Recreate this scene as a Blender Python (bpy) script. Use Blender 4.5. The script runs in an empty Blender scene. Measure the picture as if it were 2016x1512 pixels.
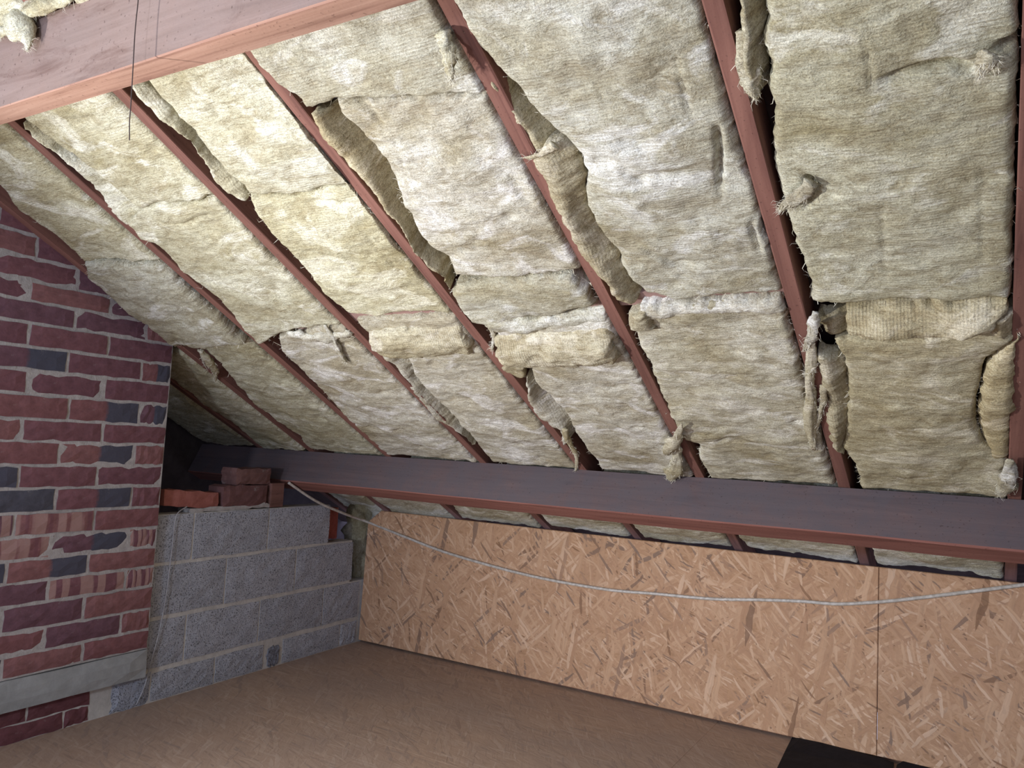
import bpy, math, random
import numpy as np
from mathutils import Matrix, Vector
random.seed(7); rng = np.random.default_rng(11)
scene = bpy.context.scene
COL = scene.collection

# ------------------------------------------------------------------ camera, world, light, exposure
CAMZ = 1.15
F_PX, YAW, PITCH, ROLL = 1551.454, -0.53378, 0.0753167, 0.0519792
THETA = 0.477178                     # roof pitch
def cam_axes():
    cy, sy = math.cos(YAW), math.sin(YAW)
    f = np.array([sy, cy, 0.]); r = np.array([cy, -sy, 0.]); u = np.array([0, 0, 1.])
    f2 = f*math.cos(PITCH)+u*math.sin(PITCH); u2 = -f*math.sin(PITCH)+u*math.cos(PITCH)
    r3 = r*math.cos(ROLL)+u2*math.sin(ROLL); u3 = -r*math.sin(ROLL)+u2*math.cos(ROLL)
    return r3, u3, f2
CR, CU, CF = cam_axes()
CAM = np.array([0, 0, CAMZ])
cd = bpy.data.cameras.new('camera'); co = bpy.data.objects.new('camera', cd); COL.objects.link(co)
cd.sensor_width = 36; cd.lens = F_PX/2016*36; cd.clip_start = .02
m = Matrix.Identity(4)
for i in range(3):
    m[i][0] = CR[i]; m[i][1] = CU[i]; m[i][2] = -CF[i]; m[i][3] = CAM[i]
co.matrix_world = m; scene.camera = co

w = bpy.data.worlds.new('world'); scene.world = w; w.use_nodes = True
w.node_tree.nodes['Background'].inputs[0].default_value = (.44, .50, .74, 1)
w.node_tree.nodes['Background'].inputs[1].default_value = 1.6

def aim(o, d):
    o.rotation_euler = Vector(d).to_track_quat('-Z', 'Y').to_euler()
ld = bpy.data.lights.new('floodlight', 'SPOT'); lo = bpy.data.objects.new('floodlight', ld); COL.objects.link(lo)
lo.location = (-2.45, .10, .78); aim(lo, (.87, .46, .14))
ld.energy = 265; ld.spot_size = math.radians(158); ld.spot_blend = 1.0; ld.shadow_soft_size = .035
ld.color = (.98, .98, 1.0)
# added bluish fill light behind the camera, lifts the gable side
bd = bpy.data.lights.new('fill_light', 'POINT'); bo = bpy.data.objects.new('fill_light', bd); COL.objects.link(bo)
bo.location = (-1.35, -1.1, 1.1); bd.energy = 105; bd.shadow_soft_size = .12; bd.color = (.74, .82, 1.0)

scene.view_settings.view_transform = 'Standard'; scene.view_settings.look = 'None'
scene.view_settings.gamma = 1; scene.view_settings.use_curve_mapping = False
scene.view_settings.exposure = 0.17

# ------------------------------------------------------------------ geometry helpers
def ray(x, y):
    return CR*((x-1008)/F_PX) - CU*((y-756)/F_PX) + CF
def at_plane(x, y, P, n):
    P = np.array(P, float); n = np.array(n, float); d = ray(x, y)
    return CAM + d*(((P-CAM)@n)/(d@n))
# roof frame: x along the purlins, s down the slope, n out of the roof; n = 0 is the underside of the rafters
RO = np.array([0, 0, 2.5813]); ES = np.array([0, math.cos(THETA), -math.sin(THETA)]); EN = np.array([0, math.sin(THETA), math.cos(THETA)])
ROOF_M = Matrix(((1, 0, 0, 0), (0, ES[1], EN[1], 0), (0, ES[2], EN[2], RO[2]), (0, 0, 0, 1)))
def roof_pt(x, s, n=0): return RO + np.array([x, 0, 0]) + ES*s + EN*n
def roof_px(x, y, n=0.0):
    p = at_plane(x, y, RO+EN*n, EN)-RO
    return (p[0], float(p@ES))
def P(pts, n=0.0): return [roof_px(x, y, n) for x, y in pts]
def to_px(p):
    q = np.array(p)-CAM
    return 1008+F_PX*(q@CR)/(q@CF), 756-F_PX*(q@CU)/(q@CF)
def s_at(x, ypx):
    a, b = -.5, 4.5
    for _ in range(40):
        c = (a+b)/2
        if to_px(roof_pt(x, c))[1] < ypx: a = c
        else: b = c
    return a

def tag(o, label=None, cat=None, group=None, kind=None):
    if label: o['label'] = label
    if cat: o['category'] = cat
    if group: o['group'] = group
    if kind: o['kind'] = kind
    return o
def link(name, me, parent=None, mat=None):
    o = bpy.data.objects.new(name, me); COL.objects.link(o)
    if parent: o.parent = parent
    if mat: me.materials.append(mat)
    return o
def mesh(name, v, f, smooth=False):
    me = bpy.data.meshes.new(name)
    me.from_pydata([tuple(map(float, q)) for q in v], [], f)
    if smooth: me.polygons.foreach_set('use_smooth', [True]*len(me.polygons))
    me.update(); return me
def grid_mesh(name, V, F, smooth=True):
    me = bpy.data.meshes.new(name)
    nv, nf = len(V), len(F)
    me.vertices.add(nv); me.vertices.foreach_set('co', np.asarray(V, np.float32).ravel())
    me.loops.add(nf*4); me.loops.foreach_set('vertex_index', np.asarray(F, np.int32).ravel())
    me.polygons.add(nf); me.polygons.foreach_set('loop_start', np.arange(0, nf*4, 4, dtype=np.int32))
    if smooth: me.polygons.foreach_set('use_smooth', np.ones(nf, bool))
    me.update(calc_edges=True); me.validate(); return me

# value noise
_T = rng.random(4096)
def _h(i, j, k): return _T[(i*73856093 ^ j*19349663 ^ k*83492791) & 4095]
def vnoise(x, y, z=0.):
    x, y = np.broadcast_arrays(np.asarray(x, float), np.asarray(y, float)); z = np.zeros_like(x)+z
    xi, yi, zi = np.floor(x).astype(np.int64), np.floor(y).astype(np.int64), np.floor(z).astype(np.int64)
    fx, fy, fz = x-xi, y-yi, z-zi
    fx, fy, fz = [t*t*t*(t*(t*6-15)+10) for t in (fx, fy, fz)]
    r = 0
    for a in (0, 1):
        for b in (0, 1):
            for c in (0, 1):
                r = r+_h(xi+a, yi+b, zi+c)*(fx if a else 1-fx)*(fy if b else 1-fy)*(fz if c else 1-fz)
    return r*2-1
def fbm(x, y, z=0., o=4, g=.5):
    r = 0; a = 1
    for i in range(o):
        r = r+a*vnoise(np.asarray(x)*2**i+i*17.3, np.asarray(y)*2**i+i*9.1, z+i*3.7); a *= g
    return r

def sawn(name, x0, x1, y0, y1, z0, z1, mat, parent=None, seg=24, wob=.0025, bev=.003, axis=0, bow=0.):
    """sawn timber: lengthwise segmented box with eased arrises and a little wander"""
    L0, L1 = ((x0, x1), (y0, y1), (z0, z1))[axis]
    oth = [((x0, x1), (y0, y1), (z0, z1))[k] for k in range(3) if k != axis]
    (a0, a1), (b0, b1) = oth
    b = bev
    prof = [(a0+b, b0), (a1-b, b0), (a1, b0+b), (a1, b1-b), (a1-b, b1), (a0+b, b1), (a0, b1-b), (a0, b0+b)]
    sd = rng.random()*100
    V = []; n = len(prof)
    for i in range(seg+1):
        t = i/seg; l = L0+(L1-L0)*t
        for k, (p, q) in enumerate(prof):
            dp = wob*float(vnoise(l*2.2+sd, k*.35)) + bow*math.sin(math.pi*t)
            dq = wob*float(vnoise(l*2.2+sd+50, k*.35))
            c = [0, 0, 0]; c[axis] = l
            i2 = [k2 for k2 in range(3) if k2 != axis]
            c[i2[0]] = p+dp; c[i2[1]] = q+dq
            V.append(c)
    F = []
    for i in range(seg):
        for k in range(n):
            F.append((i*n+k, i*n+(k+1) % n, (i+1)*n+(k+1) % n, (i+1)*n+k))
    F.append(tuple(range(n))[::-1]); F.append(tuple(seg*n+k for k in range(n)))
    me = mesh(name, V, F)
    import bmesh
    bm = bmesh.new(); bm.from_mesh(me); bmesh.ops.recalc_face_normals(bm, faces=bm.faces); bm.to_mesh(me); bm.free()
    return link(name, me, parent, mat)

def tube(name, pts, rads, mat, parent=None, sides=10, lump=0., cap=True):
    pts = [np.array(p, float) for p in pts]
    V = []; F = []
    up = np.array([.3, .2, .93])
    for i, p in enumerate(pts):
        d = pts[min(i+1, len(pts)-1)]-pts[max(i-1, 0)]; d /= np.linalg.norm(d)+1e-9
        a = np.cross(d, up); a /= np.linalg.norm(a)+1e-9; b = np.cross(d, a)
        r = rads[i] if hasattr(rads, '__len__') else rads
        for k in range(sides):
            t = 2*math.pi*k/sides
            rr = r*(1+lump*float(vnoise(i*.6+p[0]*7, k*.9+p[1]*5)))
            V.append(p+(a*math.cos(t)+b*math.sin(t))*rr)
    for i in range(len(pts)-1):
        for k in range(sides):
            F.append((i*sides+k, i*sides+(k+1) % sides, (i+1)*sides+(k+1) % sides, (i+1)*sides+k))
    if cap:
        F.append(tuple(range(sides))[::-1]); F.append(tuple((len(pts)-1)*sides+k for k in range(sides)))
    return link(name, mesh(name, V, F, True), parent, mat)
def spline(pts, n=60):
    pts = [np.array(p, float) for p in pts]; Q = [pts[0]]+pts+[pts[-1]]; out = []
    for j in range(n+1):
        t = j/n*(len(pts)-1); i = min(int(t), len(pts)-2); u = t-i
        a, b, c, d = Q[i], Q[i+1], Q[i+2], Q[i+3]
        out.append(.5*((2*b)+(-a+c)*u+(2*a-5*b+4*c-d)*u*u+(-a+3*b-3*c+d)*u**3))
    return out

# ------------------------------------------------------------------ materials
class NT:
    def __init__(s, name, rough=.9, spec=.2):
        s.m = bpy.data.materials.new(name); s.m.use_nodes = True; s.t = s.m.node_tree
        s.b = s.t.nodes['Principled BSDF']; s.b.inputs['Roughness'].default_value = rough
        s.b.inputs['Specular IOR Level'].default_value = spec
        s.co = s.n('ShaderNodeTexCoord').outputs['Object']
    def n(s, ty, **k):
        o = s.t.nodes.new(ty)
        for a, v in k.items(): setattr(o, a, v)
        return o
    def set(s, sock, v):
        if isinstance(v, bpy.types.NodeSocket): s.t.links.new(v, sock)
        else: sock.default_value = v
    def mapping(s, v, sc=(1, 1, 1), rot=(0, 0, 0), loc=(0, 0, 0)):
        o = s.n('ShaderNodeMapping'); s.set(o.inputs[0], v)
        o.inputs['Scale'].default_value = sc; o.inputs['Rotation'].default_value = rot; o.inputs['Location'].default_value = loc
        return o.outputs[0]
    def noise(s, v, scale=5, detail=4, rough=.55, dist=0.):
        o = s.n('ShaderNodeTexNoise'); s.set(o.inputs['Vector'], v)
        o.inputs['Scale'].default_value = scale; o.inputs['Detail'].default_value = detail
        o.inputs['Roughness'].default_value = rough; o.inputs['Distortion'].default_value = dist
        return o.outputs['Fac']
    def ramp(s, f, stops, interp='LINEAR'):
        o = s.n('ShaderNodeValToRGB'); s.set(o.inputs[0], f); cr = o.color_ramp; cr.interpolation = interp
        while len(cr.elements) < len(stops): cr.elements.new(.5)
        for e, (p, c) in zip(cr.elements, stops):
            e.position = p; e.color = (c, c, c, 1) if not hasattr(c, '__len__') else (*c, 1)
        return o.outputs[0]
    def mix(s, f, a, b, mode='MIX'):
        o = s.n('ShaderNodeMix', data_type='RGBA', blend_type=mode)
        s.set(o.inputs[0], f)
        for i, v in ((6, a), (7, b)):
            if isinstance(v, tuple) and len(v) == 3: v = (*v, 1)
            s.set(o.inputs[i], v)
        return o.outputs[2]
    def math(s, op, a, b=0.):
        o = s.n('ShaderNodeMath', operation=op); s.set(o.inputs[0], a); s.set(o.inputs[1], b); return o.outputs[0]
    def bump(s, h, strength=.5, dist=.01, prev=None):
        o = s.n('ShaderNodeBump'); s.set(o.inputs['Height'], h); o.inputs['Strength'].default_value = strength
        o.inputs['Distance'].default_value = dist
        if prev is not None: s.set(o.inputs['Normal'], prev)
        return o.outputs[0]
    def done(s, col, nrm=None):
        s.set(s.b.inputs['Base Color'], col if not (isinstance(col, tuple) and len(col) == 3) else (*col, 1))
        if nrm is not None: s.set(s.b.inputs['Normal'], nrm)
        return s.m

def wool_mat(name='mineral_wool', ribs_along='y', rib_gain=1.0):
    t = NT(name, 1.0, .05); v = t.co
    oi = t.n('ShaderNodeObjectInfo')
    # each batt samples its own patch of the pattern
    off = t.n('ShaderNodeVectorMath', operation='SCALE'); t.set(off.inputs[0], (7.3, 11.1, 3.7)); t.set(off.inputs['Scale'], oi.outputs['Random'])
    add = t.n('ShaderNodeVectorMath', operation='ADD'); t.set(add.inputs[0], v); t.set(add.inputs[1], off.outputs[0]); v = add.outputs[0]
    big = t.noise(t.mapping(v, (2.6, 4.6, 4)), 1.0, 6, .62, .9)
    base = t.ramp(big, [(.33, (.40, .355, .24)), (.45, (.555, .525, .415)), (.55, (.655, .64, .545)), (.68, (.77, .765, .705))])
    mid = t.noise(t.mapping(v, (9, 20, 9)), 1.0, 6, .66, 1.4)
    base = t.mix(t.ramp(mid, [(.34, .75), (.54, 0.)]), base, (.37, .32, .225))
    cl = t.noise(t.mapping(v, (5, 8.5, 6), loc=(3.1, 2.2, 0)), 1.0, 5, .6, 1.0)
    base = t.mix(t.ramp(cl, [(.54, 0.), (.64, .85)]), base, (.86, .855, .815))
    gr = t.noise(t.mapping(v, (4, 11, 4), loc=(9, 4, 1)), 1.0, 7, .7, 2.0)
    base = t.mix(t.ramp(gr, [(.54, 0.), (.70, .5)]), base, (.30, .28, .235))
    fib = t.noise(t.mapping(v, (22, 210, 60)), 1.0, 6, .68, 1.2)
    base = t.mix(.6, base, t.ramp(fib, [(.34, (.40, .34, .25)), (.50, (1, 1, 1)), (.68, (1.22, 1.2, 1.14))]), 'MULTIPLY')
    fin = t.noise(v, 300, 3, .65, .3)
    base = t.mix(.6, base, t.ramp(fin, [(.34, .45), (.56, 1.14)]), 'MULTIPLY')
    cu = t.noise(v, 75, 5, .7, 1.8)
    base = t.mix(.7, base, t.ramp(cu, [(.32, (.62, .56, .46)), (.52, (1, 1, 1)), (.70, (1.16, 1.16, 1.14))]), 'MULTIPLY')
    wv = t.n('ShaderNodeTexWave', wave_type='BANDS', bands_direction='Y' if ribs_along == 'y' else 'X')
    t.set(wv.inputs['Vector'], v)
    wv.inputs['Scale'].default_value = 41; wv.inputs['Distortion'].default_value = 2.4
    wv.inputs['Detail'].default_value = 3; wv.inputs['Detail Scale'].default_value = .22
    rm = t.ramp(t.noise(v, 3.2, 3, .6, .6), [(.40, .10), (.60, 1.)])
    rib = t.math('MULTIPLY', wv.outputs['Fac'], rm)
    base = t.mix(t.math('MULTIPLY', t.math('SUBTRACT', rm, rib), .36*rib_gain), base, (.40, .35, .255))
    base = t.mix(1.0, base, oi.outputs['Color'], 'MULTIPLY')
    nb = t.bump(rib, .20*rib_gain, .004)
    nb = t.bump(fib, .4, .006, nb); nb = t.bump(cu, .45, .006, nb); nb = t.bump(mid, .55, .012, nb); nb = t.bump(fin, .4, .003, nb)
    return t.done(base, nb)

def wood_mat(name, c1, c2, dark, axis='x', dust=None, knots=.5, rough=.8, stain=0.):
    t = NT(name, rough, .25)
    sc = {'x': (1.6, 34, 34), 'y': (34, 1.6, 34)}[axis]
    g = t.noise(t.mapping(t.co, sc), 1.0, 5, .6, 1.0)
    col = t.ramp(g, [(.25, dark), (.45, c1), (.7, c2)])
    sc2 = {'x': (.9, 7, 7), 'y': (7, .9, 7)}[axis]
    g2 = t.noise(t.mapping(t.co, sc2), 1.0, 4, .55, .5)
    col = t.mix(.55, col, t.ramp(g2, [(.3, .62), (.65, 1.15)]), 'MULTIPLY')
    vo = t.n('ShaderNodeTexVoronoi'); sck = {'x': (2.0, 6.5, 6.5), 'y': (6.5, 2, 6.5)}[axis]
    t.set(vo.inputs['Vector'], t.mapping(t.co, sck)); vo.inputs['Scale'].default_value = 1.1
    kn = t.ramp(vo.outputs['Distance'], [(.03, knots), (.10, 0.)])
    col = t.mix(kn, col, dark)
    if dust:
        dn = t.noise(t.co, 9, 6, .65, .4)
        col = t.mix(t.ramp(dn, [(.3, dust[1]*.55), (.6, dust[1])]), col, dust[0])
    if stain:
        st = t.noise(t.mapping(t.co, (2.6, 6, 9), loc=(5.2, .3, 0)), 1., 6, .68, 1.2)
        col = t.mix(t.ramp(st, [(.52, 0.), (.68, stain)]), col, dark)
    sp = t.noise(t.co, 120, 2, .5)
    col = t.mix(t.ramp(sp, [(.66, 0.), (.72, .5)]), col, tuple(d*.5 for d in dark))
    nb = t.bump(g, .35, .003); nb = t.bump(sp, .2, .002, nb)
    return t.done(col, nb)

def osb_mat(name, wall=True, layers=8, dirt=0., along=None, contrast=1., sc=1.):
    t = NT(name, .72, .3)
    v = t.co
    if wall: v = t.mapping(v, rot=(math.radians(-90), 0, 0))       # panel x,z -> x,y
    wn = t.n('ShaderNodeTexNoise'); t.set(wn.inputs['Vector'], v); wn.inputs['Scale'].default_value = 14; wn.inputs['Detail'].default_value = 3
    ws = t.n('ShaderNodeVectorMath', operation='SCALE'); t.set(ws.inputs[0], wn.outputs['Color']); ws.inputs['Scale'].default_value = .02
    wa = t.n('ShaderNodeVectorMath', operation='ADD'); t.set(wa.inputs[0], v); t.set(wa.inputs[1], ws.outputs[0]); vw = wa.outputs[0]
    g = t.noise(t.mapping(vw, (18, 40, 1)), 1., 5, .65, 1.)
    col = t.ramp(g, [(.3, (.38, .235, .135)), (.5, (.51, .33, .20)), (.7, (.60, .41, .27))])
    h = None
    angs = [8, 62, 118, 35, 150, 82, 20, 135, 100, 50]
    for i in range(layers):
        a = angs[i % 10] if along is None else along+(-1)**i*(4+5*i)
        vo = t.n('ShaderNodeTexVoronoi', voronoi_dimensions='2D')
        k = (.62, 1.5, .9, 1.9, .75, 1.15, 2.2, 1.0, .55, 1.3)[i % 10]*sc
        rv = t.mapping(vw, rot=(0, 0, math.radians(a)))
        t.set(vo.inputs['Vector'], t.mapping(rv, (5.2*k, 52*k, 1), loc=(i*3.7, i*1.9, 0)))
        vo.inputs['Scale'].default_value = 1.; vo.inputs['Randomness'].default_value = .95
        sep = t.n('ShaderNodeSeparateColor'); t.set(sep.inputs[0], vo.outputs['Color'])
        mask = t.math('MULTIPLY', t.ramp(sep.outputs[0], [(.60, 0.), (.62, 1.)]), t.ramp(vo.outputs['Distance'], [(.36, 1.), (.42, 0.)]))
        fc = t.ramp(sep.outputs[1], [(0., (.27, .155, .085)), (.07, (.25, .19, .155)), (.14, (.48, .305, .19)), (.5, (.55, .365, .23)), (.8, (.63, .44, .29)), (1., (.74, .565, .415))])
        gr = t.noise(t.mapping(rv, (10, 150, 1)), 1., 2, .5)
        fc = t.mix(.4, fc, t.ramp(gr, [(.3, .72), (.7, 1.15)]), 'MULTIPLY')
        rim = t.ramp(vo.outputs['Distance'], [(.33, 0.), (.37, .26*contrast), (.42, 0.)])
        sel = t.ramp(sep.outputs[0], [(.60, 0.), (.62, 1.)])
        col = t.mix(t.math('MULTIPLY', rim, sel), col, (.22, .115, .055))
        col = t.mix(t.math('MULTIPLY', mask, .84*contrast), col, fc)
        hh = t.math('MULTIPLY', mask, sep.outputs[2])
        h = hh if h is None else t.math('MAXIMUM', h, hh)
    spk = t.noise(v, 55, 3, .6)
    col = t.mix(t.ramp(spk, [(.69, 0.), (.73, .7)]), col, (.12, .06, .03))
    if dirt:
        d1 = t.noise(t.mapping(v, (2.2, 2.2, 1)), 1., 5, .6, .5)
        col = t.mix(t.ramp(d1, [(.3, dirt*.6), (.7, dirt)]), col, (.29, .225, .19))
    oi = t.n('ShaderNodeObjectInfo'); col = t.mix(1., col, oi.outputs['Color'], 'MULTIPLY')
    nb = t.bump(h, .25, .002); nb = t.bump(g, .15, .002, nb)
    return t.done(col, nb)

def brick_mat(name, striped, darkend=False):
    t = NT(name, .92, .15)
    oi = t.n('ShaderNodeObjectInfo')
    gen = t.n('ShaderNodeTexCoord').outputs['Generated']
    n1 = t.noise(t.co, 26, 5, .65, .4)
    col = t.mix(.75, oi.outputs['Color'], t.ramp(n1, [(.3, .62), (.55, 1.), (.75, 1.3)]), 'MULTIPLY')
    if striped:
        off = t.n('ShaderNodeVectorMath', operation='SCALE'); t.set(off.inputs[0], (0, 3.0, 0)); t.set(off.inputs['Scale'], oi.outputs['Random'])
        ad = t.n('ShaderNodeVectorMath', operation='ADD'); t.set(ad.inputs[0], gen); t.set(ad.inputs[1], off.outputs[0])
        nn = t.noise(t.mapping(ad.outputs[0], (0, 6.2, .06)), 1., 1, .4)
        col = t.mix(t.ramp(nn, [(.47, 0.), (.51, .8)]), col, (.37, .235, .205))
        col = t.mix(t.ramp(nn, [(.33, .75), (.38, 0.)]), col, (.17, .075, .085))
    if darkend:
        sx = t.n('ShaderNodeSeparateXYZ'); t.set(sx.inputs[0], gen)
        ee = t.math('ADD', sx.outputs[1], t.math('MULTIPLY', t.noise(t.co, 30, 3), .12))
        col = t.mix(t.ramp(ee, [(.56, 0.), (.60, .95)]), col, (.07, .075, .10))
    mo = t.noise(t.co, 16, 6, .7, .8)
    col = t.mix(t.ramp(mo, [(.60, 0.), (.70, .6)]), col, (.34, .32, .30))
    ob = t.noise(t.co, 90, 4, .7)
    nb = t.bump(n1, .5, .004); nb = t.bump(ob, .4, .002, nb)
    return t.done(col, nb)
def rough_mat(name, c1, c2, scale=30, bump=.5, dark=None, spk=0., rough=.95, objcol=False, d=.004):
    t = NT(name, rough, .15)
    n1 = t.noise(t.co, scale, 6, .65, .3)
    col = t.ramp(n1, [(.32, c1), (.66, c2)])
    n2 = t.noise(t.co, scale*.15, 4, .6)
    col = t.mix(.5, col, t.ramp(n2, [(.3, .72), (.7, 1.12)]), 'MULTIPLY')
    s = t.noise(t.co, 170, 2, .6)
    if dark: col = t.mix(t.ramp(s, [(.36, spk), (.46, 0.)]), col, dark)
    if objcol:
        oi = t.n('ShaderNodeObjectInfo'); col = t.mix(1., col, oi.outputs['Color'], 'MULTIPLY')
    nb = t.bump(n1, bump, d); nb = t.bump(s, bump*.8, d*.5, nb)
    return t.done(col, nb)

M_WOOL = wool_mat('mineral_wool')
M_WOOLX = wool_mat('mineral_wool_folded', 'x', .9)
M_WOOLR = wool_mat('mineral_wool_rolled', 'x', 1.5)
M_TUFT = wool_mat('mineral_wool_teased', 'y', .12)
M_RAFT = wood_mat('stained_rafter_wood', (.19, .086, .064), (.255, .122, .09), (.11, .048, .038), 'y', knots=.35)
M_PURL = wood_mat('dusty_purlin_wood', (.15, .085, .072), (.20, .12, .10), (.06, .035, .032), 'x', dust=((.098, .086, .094), .85), knots=.9)
M_PURL_B = wood_mat('stained_purlin_underside', (.22, .09, .068), (.28, .125, .095), (.13, .055, .042), 'x', knots=.3)
M_UPP = wood_mat('pink_purlin_wood', (.235, .15, .115), (.31, .21, .17), (.12, .065, .05), 'x', dust=((.25, .195, .17), .55), stain=.7)
M_UPP_B = wood_mat('planed_purlin_edge', (.35, .20, .14), (.44, .27, .195), (.20, .10, .07), 'x', knots=.3)
M_NOG = wood_mat('faded_noggin_wood', (.27, .165, .14), (.35, .22, .19), (.15, .08, .07), 'x', knots=.2)
M_OSB = osb_mat('strand_board_wall', True, 10)
M_OSBF = osb_mat('strand_board_floor', False, 7, dirt=.74, along=28, contrast=.7)
M_BRICK = brick_mat('red_brick', False)
M_BRICKS = brick_mat('streaked_brick', True)
M_MORTB = rough_mat('pale_mortar', (.46, .44, .40), (.58, .56, .51), 40, .6)
M_BRICKD = brick_mat('dark_ended_brick', False, True)
M_MORT = rough_mat('mortar', (.33, .31, .29), (.47, .445, .42), 40, .8)
M_BLOCK = rough_mat('concrete_block', (.33, .345, .38), (.46, .475, .515), 60, .8, (.08, .08, .08), .85, objcol=True)
M_LINT = rough_mat('concrete_lintel', (.27, .28, .27), (.36, .37, .36), 18, .3)
M_SARK = rough_mat('dark_sarking_board', (.045, .028, .026), (.075, .048, .044), 12, .3)
M_FELT = rough_mat('black_felt', (.006, .007, .011), (.012, .013, .019), 25, .3, rough=.7)
M_DARKWOOD = wood_mat('dark_timber', (.15, .075, .06), (.2, .10, .08), (.08, .04, .03), 'y')
def cable_mat():
    t = NT('clear_cable', .35, .5)
    n = t.noise(t.mapping(t.co, (60, 60, 60)), 1., 3)
    return t.done(t.ramp(n, [(.35, (.40, .36, .30)), (.65, (.62, .58, .51))]), t.bump(n, .3, .002))
M_CABLE = cable_mat()
M_WIRE = rough_mat('thin_grey_wire', (.30, .29, .29), (.46, .45, .45), 40, .1, rough=.6)
M_WIRED = rough_mat('thin_dark_wire', (.07, .05, .045), (.10, .075, .065), 40, .1, rough=.6)
M_TILE = rough_mat('orange_clay', (.27, .095, .075), (.36, .14, .11), 30, .5)

# ------------------------------------------------------------------ structure
DG = math.radians(-1.3436)            # the gable is about a degree out of square
NG = np.array([.999725, .0234486, 0]); YG = np.array([-.0234486, .999725, 0])
XC0 = -2.90275+.0496                   # chimney face x at y = 0
def chim(y, z, o=0.): return np.array([-2.8536, 0, 0])+YG*y+NG*o+np.array([0, 0, z])
XB0 = -2.890                           # block face
def blk(y, z, o=0.): return np.array([-2.8906, 0, 0])+YG*y+NG*o+np.array([0, 0, z])

def box(name, x0, x1, y0, y1, z0, z1, mat, parent=None):
    V = [(x, y, z) for x in (x0, x1) for y in (y0, y1) for z in (z0, z1)]
    F = [(0, 1, 3, 2), (4, 6, 7, 5), (0, 4, 5, 1), (2, 3, 7, 6), (0, 2, 6, 4), (1, 5, 7, 3)]
    return link(name, mesh(name, V, F), parent, mat)

fl = box('floor', -3.75, 1.6, -1.6, 3.70, -.06, -.019, M_DARKWOOD); tag(fl, kind='structure')
fx = [-3.75, -1.35, 1.05, 1.6]
def board(name, x0, x1, y0, y1, z0, z1, mat, parent, bev=.0015):
    V = []
    for (z, b) in ((z0, 0), (z1-bev, 0), (z1, bev)):
        V += [(x0+b, y0+b, z), (x1-b, y0+b, z), (x1-b, y1-b, z), (x0+b, y1-b, z)]
    F = [(3, 2, 1, 0), (8, 9, 10, 11)]
    for r in (0, 4):
        for k in range(4): F.append((r+k, r+(k+1) % 4, r+4+(k+1) % 4, r+4+k))
    return link(name, mesh(name, V, F), parent, mat)
# chipboard-like strand boards laid on the joists
for (x0, x1, y0, y1) in ((-3.75, -.95, 2.42, 3.70), (-.9495, 1.6, 2.42, 3.70), (-3.75, -1.9, 1.20, 2.4195), (-1.8995, 1.6, 1.2, 2.4195), (-3.75, -.95, -1.6, 1.1995), (-.9495, 1.6, -1.6, 1.1995)):
    board('floor_board', x0, x1, y0, y1, -.019, 0., M_OSBF, fl, .0004)

ce = box('ceiling', -3.75, 1.6, -2.2, 4.6, .102, .12, M_SARK); ce.matrix_world = ROOF_M; tag(ce, kind='structure')
# back half of the loft, out of view: closes the room
wr = box('wall_right', 1.6, 1.65, -2.2, 3.75, -.06, 3.6, M_LINT); tag(wr, kind='structure')

# ---- strand board knee wall
YW = 3.5
wb = sawn('wall_back', -2.96, 1.6, YW+.013, YW+.06, .002, .05, M_DARKWOOD, None, 8); tag(wb, kind='structure')
for xs in (-2.9, -2.39, -1.87, -1.38, -.9, -.40, .10, .6, 1.1):
    sawn('stud', xs-.02, xs+.02, YW+.013, YW+.06, .05, .70, M_DARKWOOD, wb, 3, axis=2)
def panel(name, outline, y0, y1, mat, parent):
    n = len(outline); b = .0025
    cx = sum(p[0] for p in outline)/n; cz = sum(p[1] for p in outline)/n
    def ins(p): return (p[0]+(b if p[0] < cx else -b), p[1]+(b if p[1] < cz else -b))
    V = [(ins(p)[0], y0, ins(p)[1]) for p in outline]+[(p[0], y0+b, p[1]) for p in outline]+[(p[0], y1, p[1]) for p in outline]
    F = [tuple(range(n)), tuple(2*n+k for k in range(n))[::-1]]
    for r in (0, n):
        for k in range(n): F.append((r+(k+1) % n, r+k, r+n+k, r+n+(k+1) % n))
    return link(name, mesh(name, V, F), parent, mat)
pl = panel('strand_board', [(-2.970, .012), (-.3245, .012), (-.3275, .737), (-2.866, .737), (-2.955, .668)], YW-.018, YW, M_OSB, wb)
pr = panel('strand_board', [(-.3225, .012), (1.6, .012), (1.6, .739), (-.3255, .737)], YW-.018, YW, M_OSB, wb)
pl.color = (.93, .84, .76, 1); pr.color = (.89, .81, .745, 1)
# split top edge ply: lighter upper rim of the board
# ---- gable block wall
wl = link('wall_left', None)if False else None
def prism(name, pts, depth, mat, parent, nrm=NG):
    """extrude a polygon (world points, face towards the room) back by depth"""
    n = len(pts); V = [p for p in pts]+[p-nrm*depth for p in pts]
    F = [tuple(range(n)), tuple(n+k for k in range(n))[::-1]]
    for k in range(n): F.append(((k+1) % n, k, n+k, n+(k+1) % n))
    import bmesh
    me = mesh(name, V, F); bm = bmesh.new(); bm.from_mesh(me); bmesh.ops.recalc_face_normals(bm, faces=bm.faces); bm.to_mesh(me); bm.free()
    return link(name, me, parent, mat)
wl = prism('wall_left', [blk(a, b, -.0052) for a, b in ((.4, -.02), (3.56, -.02), (3.56, .342), (3.385, .342), (3.385, .57), (3.18, .572), (3.18, .775), (2.10, .775), (2.10, .126), (.4, .126))], .09, M_MORTB, None)
tag(wl, kind='structure')
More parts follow.
